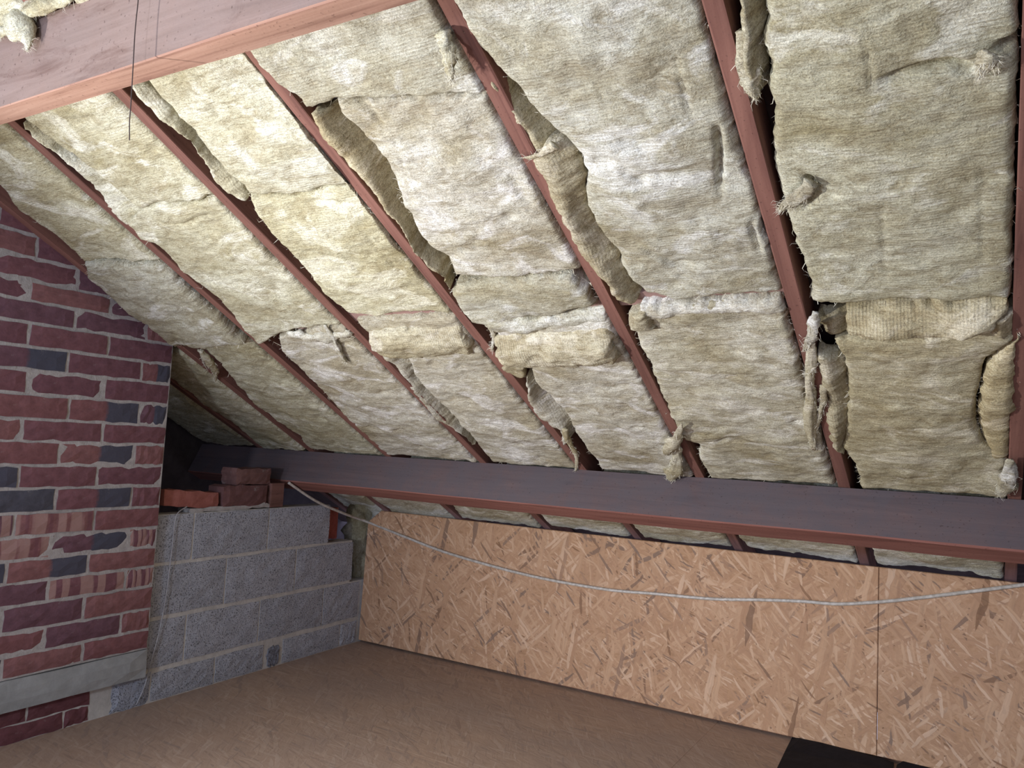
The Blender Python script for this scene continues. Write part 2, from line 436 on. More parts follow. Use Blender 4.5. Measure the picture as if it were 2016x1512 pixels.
def masonry(name, y0, y1, z0, z1, fn, mat, parent, rag=.003, proud=0., depth=.05, nu=7, nw=4, tilt=0., round_=.006, col=None):
    """one brick or block: front face grid with ragged rounded arrises"""
    sd = rng.random()*99
    us = np.linspace(0, 1, nu); ws = np.linspace(0, 1, nw); V = []; F = []
    for j, wv in enumerate(ws):
        for i, u in enumerate(us):
            e = (i in (0, nu-1)) or (j in (0, nw-1))
            y = y0+(y1-y0)*u; z = z0+(z1-z0)*wv
            y += rag*rng.normal()*.6*(1 if i in (0, nu-1) else .2); z += rag*rng.normal()*.7*(1 if j in (0, nw-1) else .2)+tilt*(u-.5)
            o = proud-(round_*(.6+.5*rng.random()) if e else .0012*rng.normal())
            V.append(fn(y, z, o))
    for j in range(nw-1):
        for i in range(nu-1):
            a = j*nu+i; F.append((a, a+1, a+nu+1, a+nu))
    ring = [i for i in range(nu)]+[j*nu+nu-1 for j in range(1, nw)]+[(nw-1)*nu+i for i in range(nu-2, -1, -1)]+[j*nu for j in range(nw-2, 0, -1)]
    b0 = len(V)
    for r in ring: V.append(V[r]-NG*depth)
    n = len(ring)
    for k in range(n): F.append((ring[(k+1) % n], ring[k], b0+k, b0+(k+1) % n))
    c = sum(np.array(v) for v in V)/len(V)
    o = link(name, mesh(name, [np.array(v)-c for v in V], F), parent, mat)
    o.location = c
    if col: o.color = (*col, 1)
    return o
J = .005
rows = [(.571, .776, [1.9, 2.318, 2.755, 3.192]), (.349, .563, [1.95, 2.515, 2.958, 3.398]), (.137, .338, [1.9, 2.318, 2.737, 3.18, 3.47]), (.0, .124, [2.165, 2.492, 2.786]), (.0, .124, [2.905, 3.33, 3.47])]
for (z0, z1, ys) in rows:
    for a, b in zip(ys[:-1], ys[1:]):
        g = .92+.16*random.random()
        masonry('concrete_block', a+J, b-J, z0+.005, z1-.003, blk, M_BLOCK, wl, .002, 0., .06, 9, 6, 0., .003, (g, g, g*.99))
# lump filling the floor-level hole, the hole's shade put into its dark colour
masonry('mortar_or_hole_fill', 2.80, 2.89, .0, .10, blk, M_BLOCK, wl, .014, .002, .03, 9, 8, 0, .012, (.5, .5, .52))
# loose bricks and tile laid on top of the block wall
xt = lambda y, z, o=0.: blk(y, z, o)
tl = masonry('tile_fragment', 2.165, 2.452, .800, .868, xt, M_TILE, None, .004, -.012, .07, 9, 4, -.02, .006)
tag(tl, 'bright orange clay tile fragment wedged on top of the block wall beside the brick stack', 'tile')
bk = masonry('loose_brick', 2.47, 2.735, .79, .888, xt, M_BRICK, None, .005, -.004, .10, 9, 5, 0, .008, (.15, .075, .07))
tag(bk, 'dark mortar-smeared brick lying on the block wall, lower of the two', 'brick')
bk2 = masonry('loose_brick', 2.545, 2.755, .892, .965, xt, M_BRICK, None, .005, -.01, .10, 9, 5, 0, .008, (.17, .09, .08))
tag(bk2, 'dusty brick lying on top of another brick beneath the purlin end', 'brick')
mb = masonry('mortar_bed', 2.30, 2.76, .777, .797, blk, M_MORT, wl, .006, -.008, .08, 14, 3, 0, .004)
bk3 = masonry('red_brick', 3.205, 3.31, .585, .745, xt, M_BRICK, None, .004, -.05, .08, 6, 5, 0, .006, (.34, .10, .08))
tag(bk3, 'red brick standing on end in the step of the block wall beside the strand board', 'brick')
post = sawn('timber_post', -3.00, -2.962, 2.758, 2.842, .779, .895, M_DARKWOOD, None, 4, axis=2)
tag(post, 'short dark timber packer standing on the block wall under the purlin', 'post')

# ---- chimney stack
ROWZ = [.241, .319, .402, .492, .572, .6505, .7325, .8155, .901, .984, 1.0685, 1.1475, 1.236, 1.322, 1.404, 1.488, 1.565, 1.637, 1.72, 1.80, 1.88, 1.96, 2.04]
ch = prism('chimney_breast', [chim(.6, .24, -.006), chim(2.108, .24, -.006), chim(2.112, 2.1, -.006), chim(.6, 2.1, -.006)], .50, M_MORT, None)
tag(ch, 'red brick chimney breast with dark headers and pale mortar at left', 'chimney')
REDS = [(.19, .088, .098), (.215, .098, .10), (.17, .080, .094), (.155, .080, .098), (.24, .115, .112)]
DARKB = (.085, .085, .105)
for r in range(len(ROWZ)-1):
    z0, z1 = ROWZ[r]+.006, ROWZ[r+1]-.006
    y = 2.112; first = (r % 2 == 0)
    k = 0
    while y > .7:
        L = .165 if (k == 0 and first is False) else .30
        if k == 0: L = .135 if not first else .29
        L *= 1+.03*random.uniform(-1, 1); a = y-L
        c = random.choice(REDS); mt = M_BRICK
        if r in (2, 3, 4, 5, 6) and random.random() < (.8 if r in (3, 5) else .5): mt = M_BRICKS
        yy0, yy1 = a+.007, y-.007
        pr_ = .003*random.uniform(-1, 1)
        dark = random.random() < .22 and r < 14
        if dark and random.random() < .7: mt = M_BRICKD
        elif dark: c = DARKB; mt = M_BRICK
        masonry('brick', yy0, yy1, z0, z1, chim, mt, ch, .0024, pr_, .06, 9, 4, 0, .005, c)
        y = a; k += 1
lin = masonry('lintel', .62, 2.108, .128, .237, chim, M_LINT, ch, .002, .004, .10, 20, 4, 0, .006)
tag(lin, 'grey concrete lintel at the foot of the brickwork')
for (z0, z1, ys) in ((.066, .124, [1.2, 1.49, 1.66, 1.90]), (.002, .060, [1.2, 1.56, 1.80, 1.90])):
    for a, b in zip(ys[:-1], ys[1:]):
        masonry('brick', a+.004, b-.004, z0, z1, blk, M_BRICK, wl, .003, .0, .05, 8, 4, 0, .004, (.15, .06, .065))
masonry('mortar_or_hole_fill', 1.99, 2.16, .0, .126, blk, M_BLOCK, wl, .004, .003, .04, 7, 5, 0, .01, (.85, .87, .9))

# ---- far gable beyond the low block wall, in the dark
M_FAR = rough_mat('dark_brickwork', (.10, .08, .085), (.15, .12, .12), 14, .5)  # dark brownish mottle, the same over the whole wall
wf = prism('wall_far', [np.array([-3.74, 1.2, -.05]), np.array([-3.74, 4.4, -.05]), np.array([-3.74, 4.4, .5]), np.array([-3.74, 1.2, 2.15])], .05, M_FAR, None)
tag(wf, kind='structure')
we = box('wall_eaves', -3.75, 1.6, 4.30, 4.36, -.05, .55, M_SARK); tag(we, kind='structure')

# ------------------------------------------------------------------ rafters and purlins
RX = {7: (-3.272, -3.270), 6: (-2.868, -2.900), 5: (-2.384, -2.402), 4: (-1.884, -1.868), 3: (-1.396, -1.384), 2: (-.872, -.896), 1: (-.393, -.390), 0: (.072, .106)}
S0, S1 = 1.30, 3.31
def raf(i, s):
    a, b = RX[i]; return a+(b-a)*(s-S0)/(S1-S0)
HW = .0185
RLAB = {7: 'dark rafter in shadow behind the brick chimney, above the block wall',
        6: 'dull red rafter running down against the edge of the brick chimney',
        5: 'red rafter partly hidden under torn wool, next right of the chimney rafter',
        4: 'red rafter with a wide empty dark gap along its upper right side',
        3: 'red rafter crossing the middle of the picture from the pink purlin',
        2: 'red rafter whose foot is wrapped by a hanging tuft of wool',
        1: 'thickest looking red rafter, the long one at right of the picture',
        0: 'dark red rafter cut off by the right edge of the picture'}
for i in RX:
    s0, s1 = (2.44 if i == 7 else -.6), 4.35
    o = sawn('rafter', -HW, HW, s0, s1, 0., .098, M_RAFT, None, 60, .0022, .002, axis=1)
    me = o.data
    for v in me.vertices: v.co.x += raf(i, v.co.y)
    if i == 6 or i == 7:
        for v in me.vertices:
            if v.co.y < 2.42: v.co.x = max(v.co.x, v.co.x)
    o.matrix_world = ROOF_M
    tag(o, RLAB[i], 'rafter', 'roof rafters')
# lower purlin, set square to the slope
SP = 2.945/math.cos(THETA)
def purlin(name, prof, x0, x1, mats, M=None):
    """prof: list of (a,b,mat index of edge to next)"""
    n = len(prof); seg = 70; V = []; F = []; mi = []
    for i in range(seg+1):
        x = x0+(x1-x0)*i/seg
        for k, (a, b, _) in enumerate(prof):
            V.append((x, a+.002*float(vnoise(x*2.5, k*.4)), b+.002*float(vnoise(x*2.5+40, k*.4))))
    for i in range(seg):
        for k in range(n):
            F.append((i*n+k, i*n+(k+1) % n, (i+1)*n+(k+1) % n, (i+1)*n+k)); mi.append(prof[k][2])
    F.append(tuple(range(n))[::-1]); mi.append(0); F.append(tuple(seg*n+k for k in range(n))); mi.append(0)
    me = mesh(name, V, F)
    o = link(name, me)
    for q in mats: me.materials.append(q)
    me.polygons.foreach_set('material_index', mi)
    import bmesh
    bm = bmesh.new(); bm.from_mesh(me); bmesh.ops.recalc_face_normals(bm, faces=bm.faces); bm.to_mesh(me); bm.free()
    if M is not None: o.matrix_world = M
    return o
D, Wp = .172, .098
b = .004
pu = purlin('purlin', [(SP, -.0005, 0), (SP+Wp, -.0005, 1), (SP+Wp, -D, 1), (SP+b, -D, 1), (SP, -D+b, 0)], -3.735, 1.6, [M_PURL, M_PURL_B], ROOF_M)
tag(pu, 'long dusty grey-brown purlin beam crossing below the wool above the strand board', 'beam')
# upper purlin, hung plumb
y0, y1, zb = .951, 1.018, 1.15+.747
zt = lambda y: 2.5813-math.tan(THETA)*y-.001
up = purlin('purlin', [(y0, zt(y0), 0), (y1, zt(y1), 0), (y1, zb+b, 1), (y1-b, zb, 1), (y0+b*.7, zb, 1), (y0, zb+b*.7, 0)], -2.84, 1.6, [M_UPP, M_UPP_B])
tag(up, 'thick pinkish timber purlin with pale lower edge crossing the upper left corner', 'beam')

# ------------------------------------------------------------------ mineral wool
def resamp(poly, n):
    p = np.array(poly, float)
    d = np.r_[0, np.cumsum(np.linalg.norm(np.diff(p, axis=0), axis=1))]; d /= d[-1]
    t = np.linspace(0, 1, n)
    return np.stack([np.interp(t, d, p[:, 0]), np.interp(t, d, p[:, 1])], 1)
def patch(name, L, R, T=None, B=None, nL=0., nR=0., thick=.07, cell=.0065, lump=1., bulge=.006, rnd=.018, jag=.005, mat=None,
          tint=(1, 1, 1), parent=None, creases=(), arch=0., n0=-.004, nT=0., nB=0., drape=0., knee=0.):
    """a slab of wool: Coons patch on the roof plane, displaced, with a rolled edge and a skirt"""
    L = np.array(L, float); R = np.array(R, float)
    T = np.array(T if T is not None else [L[0], R[0]], float); B = np.array(B if B is not None else [L[-1], R[-1]], float)
    T[0] = L[0]; T[-1] = R[0]; B[0] = L[-1]; B[-1] = R[-1]
    W = max(np.linalg.norm(T[-1]-T[0]), np.linalg.norm(B[-1]-B[0])); H = max(np.linalg.norm(L[-1]-L[0]), np.linalg.norm(R[-1]-R[0]))
    nu = max(6, int(W/cell)); nv = max(6, int(H/cell))
    l, r, tp, bt = resamp(L, nv), resamp(R, nv), resamp(T, nu), resamp(B, nu)
    u = np.linspace(0, 1, nu)[None, :, None]; v = np.linspace(0, 1, nv)[:, None, None]
    S = (1-u)*l[:, None]+u*r[:, None]+(1-v)*tp[None]+v*bt[None]-((1-u)*(1-v)*L[0]+u*(1-v)*R[0]+(1-u)*v*L[-1]+u*v*R[-1])
    U = np.broadcast_to(u[..., 0], S.shape[:2]); Vv = np.broadcast_to(v[..., 0], S.shape[:2])
    X, Y = S[..., 0].copy(), S[..., 1].copy()
    sd = rng.random()*50
    # distance to the border
    w_here = np.linalg.norm(r-l, axis=1)[:, None]; h_here = np.linalg.norm(bt-tp, axis=1)[None, :]
    d = np.minimum(np.minimum(U*w_here, (1-U)*w_here), np.minimum(Vv*h_here, (1-Vv)*h_here))
    ed = np.clip(1-d/.03, 0, 1)
    X += jag*ed*(fbm(X*45, Y*45, sd, 3)); Y += jag*ed*(fbm(X*45+9, Y*45, sd+7, 3))
    Uk = np.clip((U-knee)/(1-knee), 0, 1); Uk = Uk*Uk*(3-2*Uk) if knee else U
    N = n0+nL*(1-U)+nR*Uk+nT*(1-Vv)+nB*Vv
    N = N-bulge*np.sin(np.pi*U)*np.sin(np.pi*np.clip(Vv, .03, .97))-arch*np.sin(np.pi*U)-drape*np.sin(np.pi*Vv)
    N = N-lump*(.0085*fbm(X*6, Y*7, sd, 3)+.0026*fbm(X*22, Y*34, sd+3, 3)+.0013*fbm(X*60, Y*120, sd+5, 2))
    # ragged torn shallow pits
    pit = np.clip(fbm(X*8+3, Y*15, sd+11, 4)-.8, 0, 1); N += lump*pit*.02
    rr = rnd*(1+.5*fbm(X*14, Y*14, sd+9, 2)); rr = np.clip(rr, .004, .06)
    q = np.clip(1-d/rr, 0, 1); N = N+rr*(1-np.sqrt(np.clip(1-q*q, 0, 1)))
    for (cp, dep, wd) in creases:
        cp = resamp(cp, 40)
        d2 = np.hypot(X[..., None]-cp[:, 0], Y[..., None]-cp[:, 1]); dd = d2.min(-1)
        tp_ = np.sin(np.pi*np.clip(d2.argmin(-1)/39., .02, .98))**.7
        N += dep*tp_*np.exp(-(dd/wd)**2)*(1+.4*fbm(X*40, Y*40, sd, 2))
    V = np.stack([X, Y, N], -1).reshape(-1, 3)
    idx = np.arange(nu*nv).reshape(nv, nu)
    F = np.stack([idx[:-1, :-1], idx[1:, :-1], idx[1:, 1:], idx[:-1, 1:]], -1).reshape(-1, 4)
    ring = np.r_[idx[0, :], idx[1:, -1], idx[-1, -2::-1], idx[-2:0:-1, 0]]
    cen = V.mean(0); allV = [V]; allF = [F]; prev = ring; nb = len(V)
    for st in (.33, .66, 1.):
        rv = V[ring].copy(); k = len(rv)
        inward = cen[:2]-rv[:, :2]; inward /= np.linalg.norm(inward, axis=1)[:, None]+1e-9
        rv[:, :2] += inward*(.006*st+.006*rng.random((k, 1))*st)
        rv[:, 2] = np.minimum(rv[:, 2]+(thick*st), .1)
        ids = np.arange(nb, nb+k); nb += k
        allF.append(np.stack([prev, np.roll(prev, -1), np.roll(ids, -1), ids], -1)); allV.append(rv); prev = ids
    V2 = np.concatenate(allV); F2 = np.concatenate(allF)
    org = np.array([cen[0], cen[1], 0.])
    o = link(name, grid_mesh(name, V2-org, F2), None, mat or M_WOOL)
    Mw = ROOF_M @ Matrix.Translation(Vector(org))
    if parent is None: o.matrix_world = Mw
    else:
        o.parent = parent; o.matrix_parent_inverse = Matrix.Identity(4); o.matrix_local = parent.matrix_world.inverted() @ Mw
    o.color = (*tint, 1)
    o['_b'] = 1
    BORD[o.name] = V[ring]
    return o
BORD = {}
M_FIB = None
def fibres(o, count=260, lo=.006, hi=.022, wid=.0007, parts=None):
    """loose strands standing out of the torn edges of a batt, one joined part"""
    global M_FIB
    if M_FIB is None:
        M_FIB = rough_mat('wool_strands', (.60, .55, .40), (.78, .75, .62), 20, .1)
    ring = BORD[o.name]; n = len(ring); cen = ring.mean(0); org = np.array([cen[0], cen[1], 0])
    V = []; F = []
    for _ in range(count):
        i = int(rng.integers(0, n)); p = ring[i]; q = ring[(i+3) % n]
        tan = q-p; tan /= np.linalg.norm(tan)+1e-9
        out = np.array([tan[1], -tan[0], 0])
        if out@(p-cen) < 0: out = -out
        dr = out*rng.normal(.5, .5)+tan*rng.normal(0, .8)+np.array([0, 0, -1])*abs(rng.normal(.2, .4)); dr /= np.linalg.norm(dr)+1e-9
        L = rng.uniform(lo, hi)*(2 if rng.random() < .07 else 1); side = np.cross(dr, rng.normal(size=3)); side /= np.linalg.norm(side)
        bend = rng.normal(size=3)*L*.25; wd = wid*rng.uniform(.6, 1.6)
        b0 = len(V); p = p+np.array([0, 0, .002])
        V += [p-side*wd, p+side*wd, p+dr*L*.5+bend+side*wd*.7, p+dr*L*.5+bend-side*wd*.7, p+dr*L]
        F += [(b0, b0+1, b0+2, b0+3), (b0+3, b0+2, b0+4)]
    me = mesh('loose_strands', [np.array(v)-org0(o) for v in V], F)
    c = link('loose_strands', me, o, M_FIB); c['kind'] = 'stuff'
    return c
def org0(o):
    t = ROOF_M.inverted() @ o.matrix_world
    return np.array(t.translation)
def lift(pts): return [tuple(p) for p in pts]
def rl(i, y0, y1, gap=.021, n=6):
    """left side of rafter i between two picture heights"""
    x = RX[i][0]
    a = s_at(raf(i, 2)-gap, y0) if y0 is not None else .30
    b = s_at(raf(i, 2)-gap, y1) if y1 is not None else SP-.008
    ss = np.linspace(a, b, n)
    return [(raf(i, s)-gap-.004*abs(float(vnoise(s*7, i))), s) for s in ss]
def ext(pts, i, dx):                       # carry a left edge on up above the purlin
    return [(raf(i, .3)+dx, .30)]+pts
def tobot(pts, x=None):                    # carry an edge on down to the lower purlin
    return pts+[((x if x is not None else pts[-1][0]), SP-.008)]
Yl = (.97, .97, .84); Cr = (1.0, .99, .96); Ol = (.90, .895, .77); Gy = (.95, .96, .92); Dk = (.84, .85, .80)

def batt(label, *a, fib=260, name='insulation_batt', **k):
    o = patch(name, *a, **k)
    tag(o, label, 'insulation', 'mineral wool batts')
    fibres(o, fib)
    return o
def strip(parent, L, R, T=None, B=None, tint=None, dn=.05, fib=120, name='folded_edge', **k):
    """edge of a batt turned up against a rafter: its far side runs up into the bay"""
    kw = dict(thick=.05, cell=.006, bulge=0, rnd=.007, jag=.006, mat=M_WOOLX, n0=-.005, nR=dn, knee=.22, lump=1.3)
    kw.update(k)
    o = patch(name, P(L), P(R, dn*.55), T and P(T), B and P(B), parent=parent, tint=tint or tuple(parent.color[:3]), **kw)
    return o

# bay between the chimney rafter and the next
A1 = batt('yellowish wool batt in the leftmost bay, directly beside the chimney, uppermost', ext(P([(-60, 320), (0, 371), (35, 410), (115, 469), (170, 514)]), 6, .05), rl(5, None, 514, .034), tint=Yl)
A2 = batt('grey-green folded wool slab turned over across the leftmost bay above the chimney corner', P([(170, 512), (179, 540), (223, 576), (259, 605), (286, 620), (327, 656), (350, 673)]), rl(5, 516, 662, .026), T=P([(170, 512), (240, 512), (315, 515)]),
          B=P([(350, 673), (420, 668), (491, 659)]), tint=Dk, n0=-.028, nT=.0, nB=-.012, bulge=.01, jag=.008, mat=M_WOOLX)
A3 = batt('dull wool batt at the foot of the leftmost bay, right of the chimney corner', tobot(P([(366, 674), (400, 690), (436, 714), (465, 760), (507, 801), (560, 842), (590, 858), (600, 880)])), rl(5, 665, None, .03), T=P([(366, 674), (430, 672), (495, 662)]), tint=Ol)
# second bay
B1 = batt('cream wool batt just under the pink purlin in the second bay from the chimney', ext(P([(52, 233), (115, 288), (180, 333), (222, 365), (274, 410)]), 5, .07), rl(4, None, 387), B=P([(274, 410), (320, 398), (378, 399), (425, 386)]), tint=(1, 1, .88))
strip(B1, [(45, 238), (73, 273), (132, 314), (167, 356), (194, 391), (229, 429), (255, 443)], [(56, 233), (117, 288), (182, 333), (224, 365), (276, 410), (284, 432)], dn=.022)
B2 = batt('broad cream wool batt with ragged left edge in the middle of the second bay', P([(252, 432), (277, 468), (303, 477), (345, 516), (354, 531), (396, 562), (434, 590), (443, 602), (478, 640), (512, 674)]), rl(4, 388, 640), T=P([(252, 432), (282, 408), (320, 400), (378, 401), (427, 388)]),
          B=P([(512, 674), (545, 658), (600, 645), (665, 640)]), tint=(1, 1, .88), n0=-.008, creases=[(P([(400, 430), (470, 510), (600, 640)]), .007, .005), (P([(300, 430), (350, 440), (420, 420)]), .012, .008)])
B3 = batt('whitish wool batt above the lower purlin at the foot of the second bay', tobot(P([(548, 662), (556, 690), (570, 706), (596, 727), (605, 742), (647, 787), (709, 846), (750, 885)])), rl(4, 646, None), T=P([(548, 662), (600, 655), (650, 640), (690, 643)]), tint=Cr)
# third bay
C1 = batt('cream wool batt under the pink purlin beside the widest dark gap', ext(P([(288, 163), (333, 212), (361, 250), (392, 278), (430, 319), (479, 365), (487, 384)]), 4, .12), rl(3, None, 384), B=P([(487, 384), (570, 386), (690, 362), (715, 384)]), tint=(1, 1, .9))
strip(C1, [(258, 172), (312, 231), (378, 276), (392, 294), (403, 314), (424, 360), (462, 387), (485, 396)], [(276, 160), (335, 212), (363, 250), (394, 278), (432, 319), (481, 365), (491, 384)], dn=.022)
C2 = batt('yellow tinged wool batt with curved left edge in the middle of the third bay', P([(489, 386), (500, 413), (525, 445), (573, 495), (608, 537), (632, 570), (659, 596), (686, 611), (700, 614)]), rl(3, 386, 617), T=P([(489, 386), (570, 388), (690, 364), (718, 386)]),
          B=P([(700, 614), (739, 619), (840, 613), (895, 607)]), tint=(.99, .97, .80), n0=-.006, creases=[(P([(560, 400), (640, 450), (720, 560)]), -.006, .006), (P([(600, 395), (690, 400), (740, 430)]), .012, .008), (P([(700, 430), (760, 500), (840, 580)]), .006, .005)])
C3 = batt('wool batt with a rolled ribbed top at the foot of the third bay', tobot(P([(702, 633), (727, 659), (742, 683), (787, 689), (808, 715), (817, 739), (864, 793), (900, 829), (921, 850), (940, 880)])), rl(3, 622, None), T=P([(702, 633), (790, 628), (906, 624)]), tint=Cr)
strip(C3, [(751, 700), (787, 738), (817, 774), (861, 825), (906, 852), (932, 876)], [(787, 689), (810, 715), (819, 739), (866, 793), (902, 829), (938, 872)], dn=.04)
strip(C3, [(728, 650), (742, 680), (757, 692)], [(904, 634), (925, 665), (940, 694)], name='rolled_end', mat=M_WOOLR, lump=1.9, jag=.010, dn=0, nR=0, nL=0, n0=-.012, drape=.024, bulge=.0, rnd=.02, tint=(.97, .93, .80), T=[(728, 648), (820, 640), (904, 632)], B=[(757, 692), (840, 700), (940, 694)])
# fourth bay
D1 = batt('wool batt under the pink purlin, top of the central bay, with a torn flap', ext(P([(505, 110), (549, 161), (567, 173), (593, 193), (608, 213)]), 3, .022), rl(2, None, 182), B=P([(608, 213), (662, 194), (757, 187), (900, 182), (958, 182)]), tint=Gy, n0=-.010)
D2 = batt('large cream ribbed wool batt in the centre of the picture beside a brown turned edge', P([(662, 200), (677, 226), (707, 256), (739, 289), (757, 321), (781, 369), (799, 411), (814, 445), (840, 483), (879, 510), (894, 546)]), rl(2, 184, 528), T=P([(662, 200), (757, 190), (900, 185), (960, 184)]),
          B=P([(894, 546), (1020, 546), (1136, 527)]), tint=Cr, bulge=.012, creases=[(P([(760, 210), (800, 330), (890, 470)]), .006, .005), (P([(700, 195), (740, 215), (760, 250)]), .012, .010), (P([(930, 300), (1010, 340), (1060, 420)]), .006, .014)])
strip(D2, [(612, 224), (638, 270), (668, 308), (700, 341), (733, 380), (763, 419), (787, 448), (817, 491), (846, 521), (873, 545), (886, 569)], [(668, 204), (681, 226), (711, 256), (743, 289), (761, 321), (785, 369), (803, 411), (817, 445), (843, 483), (882, 510), (896, 548)], dn=.075, tint=(.92, .84, .66))
D3 = batt('short wool offcut packed crosswise in the central bay below the big batt', P([(900, 556), (889, 575), (905, 600), (930, 632)]), P([(1125, 543), (1160, 570), (1175, 602)]), T=P([(900, 558), (1000, 552), (1125, 543)]), B=P([(930, 632), (985, 640), (1040, 622), (1100, 618), (1175, 604)]), tint=Gy, n0=-.014, rnd=.03)
D4 = batt('wool batt with fat ribbed roll on top at the foot of the central bay', tobot(P([(975, 645), (981, 653), (990, 677), (1000, 703), (1040, 721), (1064, 766), (1103, 796), (1118, 817), (1130, 850)])), rl(2, 622, None), T=P([(975, 645), (1040, 637), (1100, 630), (1192, 622)]), tint=Cr)
strip(D4, [(1035, 738), (1043, 792), (1058, 819), (1103, 842), (1112, 875)], [(1042, 721), (1066, 766), (1105, 796), (1120, 817), (1133, 856)], dn=.045)
strip(D4, [(978, 652), (990, 690), (1012, 714)], [(1200, 640), (1212, 668), (1222, 700)], name='rolled_end', mat=M_WOOLR, lump=1.9, jag=.010, dn=0, nR=0, nL=0, n0=-.012, drape=.030, bulge=0., rnd=.022, tint=(.98, .93, .79), T=[(978, 650), (1080, 648), (1200, 640)], B=[(1012, 714), (1110, 716), (1222, 700)])
strip(D4, [(1001, 705), (988, 723)], [(1032, 712), (1037, 739)], name='torn_flap', dn=.0, n0=-.016, rnd=.005, tint=(.85, .80, .68))
strip(D4, [(955, 618), (975, 652)], [(1190, 612), (1196, 640)], name='torn_lip', dn=0., n0=-.004, drape=.012, rnd=.01, T=[(955, 634), (1050, 626), (1190, 612)], tint=Gy)
# fifth bay
E1 = batt('very large pale wool batt between the two rightmost full rafters, upper one', ext(P([(905, 30), (948, 98), (981, 134), (1017, 173), (1055, 214), (1085, 250), (1103, 268), (1133, 298), (1153, 348), (1150, 396), (1174, 443), (1180, 454), (1213, 498), (1225, 528), (1255, 561), (1273, 576)]), 2, .03), rl(1, None, 573),
          B=P([(1273, 576), (1338, 589), (1450, 578), (1535, 572)]), tint=Gy, bulge=.014,
          creases=[(P([(1412, 236), (1419, 290), (1416, 340), (1420, 385)]), .03, .007), (P([(1325, 90), (1345, 160), (1362, 225)]), .008, .004), (P([(1110, 0), (1140, 90), (1200, 235)]), -.004, .004), (P([(1370, 370), (1400, 460), (1440, 575)]), -.004, .004), (P([(1240, 470), (1330, 520), (1420, 510)]), .010, .012), (P([(1180, 300), (1260, 340), (1380, 330)]), .010, .016), (P([(1500, 395), (1480, 440), (1500, 500)]), .014, .006), (P([(1420, 238), (1455, 232)]), .015, .006)])
strip(E1, [(948, 127), (984, 192), (1011, 231), (1040, 279), (1052, 302)], [(981, 132), (1019, 173), (1057, 214), (1087, 250), (1108, 274)], dn=.055, tint=(.9, .84, .68))
strip(E1, [(1050, 314), (1076, 365), (1103, 425), (1109, 441), (1142, 494), (1165, 522), (1195, 551), (1216, 586), (1240, 600)], [(1106, 272), (1137, 298), (1157, 348), (1154, 396), (1178, 443), (1184, 454), (1217, 498), (1229, 528), (1262, 580)], dn=.03, arch=.012, tint=(.84, .78, .64), T=[(1050, 314), (1078, 282), (1106, 272)])
E2 = batt('pale wool batt above the lower purlin with jagged left edge, right of centre', tobot(P([(1240, 625), (1250, 647), (1258, 683), (1279, 715), (1293, 757), (1305, 787), (1326, 823), (1343, 862), (1374, 868), (1380, 905)])), rl(1, 590, None, .026), T=P([(1240, 609), (1338, 600), (1540, 590)]), tint=(.98, .96, .86))
strip(E2, [(1237, 612), (1240, 642)], [(1276, 600), (1292, 640)], name='torn_roll', dn=0., n0=-.01, arch=.014, rnd=.012, tint=(.86, .82, .7))
strip(E2, [(1262, 598), (1266, 622)], [(1538, 586), (1550, 612)], name='rolled_end', mat=M_WOOL, lump=1.9, jag=.010, dn=0., n0=-.006, drape=.014, rnd=.012, tint=Cr, T=[(1262, 600), (1350, 597), (1538, 586)])
# sixth bay
F1 = batt('very large tan wool batt filling the upper right corner of the picture', ext(P([(1499, -10), (1511, 39), (1502, 89), (1517, 131), (1511, 179), (1523, 208), (1520, 315), (1535, 387), (1559, 446), (1575, 500), (1591, 548), (1597, 595)]), 1, .12), rl(0, None, 588),
          B=P([(1597, 597), (1830, 592), (2008, 588)]), tint=Ol, bulge=.018,
          creases=[(P([(1735, 147), (1800, 132), (1870, 120), (1925, 134)]), .05, .009), (P([(1704, 50), (1714, 120), (1714, 180)]), .008, .003), (P([(1738, 330), (1738, 420), (1744, 560)]), .006, .004), (P([(1960, 95), (2016, 78)]), .06, .010), (P([(1590, 345), (1600, 370), (1580, 400)]), .035, .010), (P([(1936, 290), (1934, 450), (1932, 560)]), .006, .004)])
strip(F1, [(1446, -20), (1462, 60), (1472, 130), (1474, 190)], [(1500, -20), (1514, 39), (1505, 89), (1513, 185)], dn=.045, lump=1.8, tint=(.88, .85, .72))
F3 = batt('tan wool batt above the lower purlin in the right hand bay, under a ribbed roll', tobot(P([(1640, 674), (1660, 703), (1667, 741), (1673, 786), (1664, 849), (1657, 881), (1686, 919)])), tobot(P([(1999, 662), (1940, 716), (1924, 770), (1921, 836), (1937, 875), (1985, 906)])), T=P([(1640, 674), (1700, 669), (1830, 664), (1950, 642), (1999, 660)]), tint=(.90, .85, .68), bulge=.016)
strip(F3, [(1660, 617), (1674, 645), (1697, 664)], [(1996, 592), (1962, 624), (1930, 644)], name='rolled_end', mat=M_WOOLR, lump=1.9, jag=.010, dn=0., n0=.0, drape=.034, rnd=.02, tint=(.92, .85, .66), T=[(1660, 615), (1830, 600), (1996, 592)], B=[(1697, 664), (1829, 661), (1930, 644)])
strip(F3, [(1608, 690), (1626, 781), (1638, 877), (1660, 891)], [(1666, 703), (1673, 741), (1679, 786), (1671, 849), (1664, 881)], name='folded_edge', dn=.03, arch=.012, lump=1.6, tint=(.88, .83, .68))
strip(F3, [(1608, 640), (1620, 668)], [(1668, 626), (1690, 664)], name='torn_lip', dn=.03, n0=.01, arch=.008, lump=2., rnd=.01, tint=(.62, .56, .42))
F4 = batt('narrow golden wool strip tucked beside the dark rafter at the right edge', P([(2000, 668), (1944, 722), (1929, 772), (1926, 838), (1941, 876), (1950, 905)]), P([(2006, 650), (2001, 760), (1995, 830), (1990, 905)]), tint=(1.0, .90, .66), n0=-.006, fib=90)
